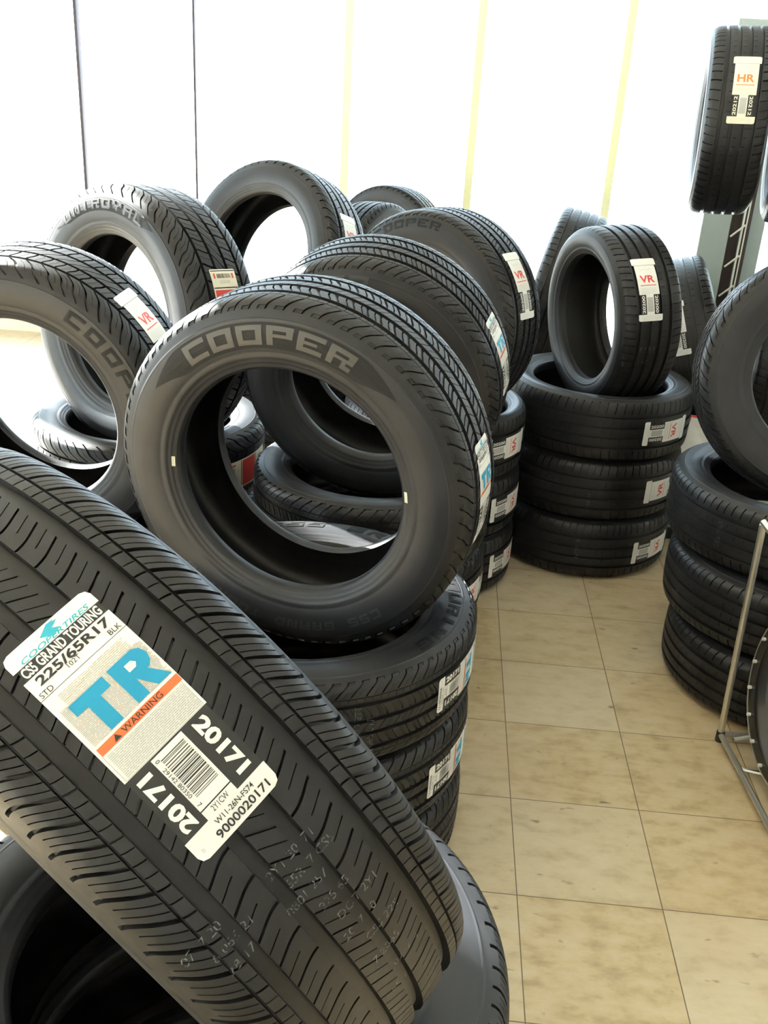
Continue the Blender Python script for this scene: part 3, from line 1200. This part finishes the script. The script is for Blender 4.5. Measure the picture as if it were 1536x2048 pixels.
write_word(C_, 'COOPER', .050, .036, .009, 'let_light', 6, .297, .10, band=(.27, .272, .320))
write_word(C_, 'CS5 GRAND TOURING', .022, .020, .0055, 'let_mid', 178, .300, .15)
write_word(S1[2], 'CS5 GRAND TOURING', .040, .026, .010, 'let_dark', 39, .312, .25)
write_word(D_, 'COOPER', .046, .034, .012, 'let_mid', 30, .288, .10)
write_word(E_, 'COOPER', .036, .024, .009, 'let_dark', 14, .292, .10)
write_word(N_, 'UNIROYAL', .033, .027, .012, 'let_light', 6, .309, .0, band=(.22, .290, .328))
write_word(N2_, 'COOPER', .040, .030, .012, 'let_dark', -60, .285, .1)
for ph in (88, -84):
    C_.chip(ph)
D_.chip(-8)

# ------------------------------------------------------------------ far tires by the window
SP = stack(-.360, 4.780, 2, .212, .330, .210, .208, 'blocky',
           ['pale tire on the floor near the window behind the left row', 'pale tire lying on the low stack near the window behind the left row'],
           'tires in the low stack near the window', 54, jit=.003)
P_ = Tire((-.365, 4.780, .695), -28, 3, .330, .210, .200, 'touring', 60, False,
          'small looking brownish tire top showing against the window between two mullions', None)
SQ = stack(-.300, 5.448, 2, .212, .325, .210, .208, 'blocky',
           ['pale tire on the floor in the last stack against the window', 'pale tire lying on the last stack against the window'],
           'tires in the last stack against the window', 54, jit=.003)
Q_ = Tire((-.335, 5.445, .712), -118, 5, .330, .210, .205, 'touring', 60, False,
          'faint grey tire arc washed out against the window, the farthest tire', None)

# ------------------------------------------------------------------ display rack on the right
rack = bpy.data.objects.new('display_rack', None)
COL.objects.link(rack)
rack.location = (1.6, 3.75, 0)
tag(rack, 'blue-grey steel display rack with upright panels and a wire ladder', 'rack')
bpy.context.view_layer.update()


def rpart(name, mb, mat, smooth=rad(35), bev=0, parent=rack):
    o = mb.build(name, mat, None, smooth=smooth)
    o.parent = parent
    o.matrix_parent_inverse = parent.matrix_world.inverted()
    if bev:
        bevel(o, bev)
    return o


rpart('base_deck', MB().box(.880, 2.5, 3.42, 4.30, .06, .30), M['panel'], None, .006)
rpart('kick_plate', MB().box(.890, 2.49, 3.45, 4.28, 0, .06), M['rubber_foot'], None)
RY = 4.20
rpart('panel', MB().box(1.020, 1.136, RY, RY + .025, .30, 1.845), M['panel'], None, .003)
rpart('panel', MB().box(1.210, 1.273, RY, RY + .025, .30, 1.845), M['panel'], None, .003)
rpart('upright', MB().box(1.136, 1.182, RY + .015, RY + .05, .30, 2.2), M['dark_steel'], None, .002)
rpart('upright', MB().box(1.184, 1.210, RY - .02, RY + .03, .30, 2.2), M['dark_steel'], None, .002)
wl = MB()
wl.tube([(1.178, RY - .026, .32), (1.178, RY - .026, 1.8)], .0039, 8)
wl.tube([(1.191, RY - .028, .32), (1.191, RY - .028, 1.8)], .0030, 8)
for i in range(13):
    z = .345 + i * .1222
    wl.tube([(1.144, RY, z - .032), (1.185, RY - .034, z + .020)], .0043, 8)
rpart('wire_ladder', wl, M['white_wire'])
rpart('arm', MB().tube([(1.197, RY - .015, 1.638), (1.197, 3.92, 1.638), (1.22, 3.87, 1.638), (1.33, 3.83, 1.638), (1.36, 3.78, 1.638), (1.36, 3.50, 1.638),
                        (1.33, 3.455, 1.638), (1.27, 3.448, 1.638), (1.0, 3.506, 1.638), (.80, 3.548, 1.638)], .010, 10), M['dark_steel'])

I_ = Tire((.886, 3.530, 1.488), 170, -2, .290, .190, .200, 'rib', 70, False,
          'black tire hanging at the top right with an amber HR sticker on its tread', 'hanging tires', spin=0)
I_.sticker('HR', -69, -.010, 180, 'cream sticker with amber HR')
I_.stencil(-104, -.01, '0 11', .013)
I2 = Tire((1.125, 3.480, 1.475), 168, -2, .290, .190, .200, 'rib', 70, False,
          'black tire hanging behind the HR tire, cut off by the right photo edge', 'hanging tires', spin=9)
cd = MB().tube([(.985, 3.34, 1.755), (.972, 3.34, 1.80), (.955, 3.34, 1.86), (.950, 3.34, 1.93), (.958, 3.34, 2.05), (.965, 3.34, 2.6), (.965, 3.34, ZT)], .0045, 8) \
    .build('hanging_cord', M['cord'])
tag(cd, 'thin black cord hanging down above the tire with the HR sticker', 'cord')

H_ = Tire((.972, 3.848, .655), 172, -18, .350, .216, .215, 'rib', 74, False,
          'tire on the rack base behind the small VR tire, with an amber marked sticker', 'tires standing on the rack base', spin=3)
H_.sticker('AR', -63, .045, 180, 'grey and cream sticker with amber letters')
K_ = Tire((1.300, 3.740, .662), 166, 0, .350, .216, .225, 'rib', 74, False,
          'black tire standing on the rack base behind the big leaning tire at right', 'tires standing on the rack base', spin=12)
K2 = Tire((1.560, 3.740, .656), 166, 0, .350, .216, .225, 'rib', 74, False,
          'tire at the far right end of the rack base, mostly hidden', 'tires standing on the rack base', spin=40)

# red and white boards between the centre stack and the right stack
bd = bpy.data.objects.new('price_board', None)
COL.objects.link(bd)
bd.location = (1.0, 3.45, .30)
tag(bd, 'white board with a red edge between the centre stack and the right stack', 'board')
bpy.context.view_layer.update()
bl = MB()
bl.v = [(.893, 3.430, .302), (1.05, 3.440, .302), (1.06, 3.455, .474), (.930, 3.460, .490), (.893, 3.450, .302), (1.05, 3.448, .302), (1.06, 3.463, .474), (.930, 3.480, .490)]
bl.f = [(3, 2, 1, 0), (4, 5, 6, 7), (0, 1, 5, 4), (1, 2, 6, 5), (2, 3, 7, 6), (3, 0, 4, 7)]
rpart('board_face', bl, M['white_board'], None, 0, bd)
rpart('board_edge', MB().tube([(.886, 3.440, .310), (.923, 3.470, .492), (1.06, 3.465, .478)], .0075, 8), M['red_board'], rad(35), 0, bd)

# ------------------------------------------------------------------ chrome stand with the black wheel
st = bpy.data.objects.new('display_stand', None)
COL.objects.link(st)
st.location = (.95, 2.1, 0)
tag(st, 'thin satin chrome floor stand with a slanted post in front of the right stack', 'stand')
bpy.context.view_layer.update()
rpart('base_bar', MB().tube([(.818, 2.172, .022), (.846, 1.82, .022), (.864, 1.60, .022)], .008, 10), M['chrome'], rad(35), 0, st)
rpart('cross_bar', MB().tube([(.818, 2.172, .022), (.905, 2.178, .022), (1.0, 2.12, .022), (1.25, 2.05, .022)], .007, 10), M['chrome'], rad(35), 0, st)
rpart('brace', MB().tube([(.846, 2.150, .022), (.905, 2.170, .026)], .006, 8), M['chrome'], rad(35), 0, st)
rpart('cross_bar', MB().tube([(.832, 2.03, .022), (1.20, 1.95, .022)], .006, 8), M['chrome'], rad(35), 0, st)
rpart('post', MB().tube([(.818, 2.172, .022), (.800, 2.155, .40), (.792, 2.15, .640)], .0085, 10), M['chrome'], rad(35), 0, st)
rpart('top_bar', MB().tube([(.790, 2.152, .648), (.84, 2.05, .600), (.95, 1.85, .56)], .008, 10), M['chrome'], rad(35), 0, st)
rpart('foot', MB().tube([(.818, 2.172, 0), (.818, 2.172, .03)], .011, 10).tube([(.87, 1.60, 0), (.87, 1.60, .03)], .011, 10)
      .tube([(1.2, 1.95, 0), (1.2, 1.95, .03)], .011, 10), M['rubber_foot'], rad(35), 0, st)

wh = bpy.data.objects.new('wheel', None)
COL.objects.link(wh)
WC = Vector((.952, 1.955, .276))
wz = axis_from(-172, 6)
wx = Vector((0, 0, 1))
wx = (wx - wz * wx.dot(wz)).normalized()
wy = wz.cross(wx)
WM = Matrix(((wx.x, wy.x, wz.x), (wx.y, wy.y, wz.y), (wx.z, wy.z, wz.z))).to_4x4()
WM = Matrix.Translation(WC) @ WM
wh.location = (WC.x, WC.y, .03)
tag(wh, 'gloss black wheel with bright studs round its lip, on the chrome stand', 'wheel')
bpy.context.view_layer.update()


def wpart(name, me):
    o = bpy.data.objects.new(name, me)
    COL.objects.link(o)
    o.parent = wh
    o.matrix_parent_inverse = wh.matrix_world.inverted()
    o.matrix_basis = WM
    return o


cz = np.array([.06, .062, .055, .030, .010, -.05, -.10, -.105, -.10, -.04, .0, .02, .030, .035, .02, .0, -.01])
cr_ = np.array([.200, .226, .230, .212, .196, .190, .214, .226, .205, .180, .180, .186, .192, .190, .182, .170, .165])
v, q = revolve(cz, cr_, 96)
wpart('rim', np_mesh('rim', v, q[:, ::-1], M['wheel'], rad(40)))
fz = np.array([.030, .012, -.005, .004, .010])
fr_ = np.array([.190, .165, .09, .06, .001])
v, q = revolve(fz, fr_, 96)
wpart('disc', np_mesh('disc', v, q, M['wheel'], rad(40)))
cz = np.array([.0605, .0635, .064, .061])
v, q = revolve(cz, np.array([.2275, .2275, .2300, .2310]), 96)
wpart('lip_ring', np_mesh('lip_ring', v, q, M['chrome'], rad(40)))
for i in range(20):
    a = 2 * math.pi * (i + .35) / 20
    m = MB().tube([(.2185 * math.cos(a), .2185 * math.sin(a), .058), (.2185 * math.cos(a), .2185 * math.sin(a), .069)], .0048, 8)
    o = m.build('stud', M['bright'], None)
    o.parent = wh
    o.matrix_parent_inverse = wh.matrix_world.inverted()
    o.matrix_basis = WM
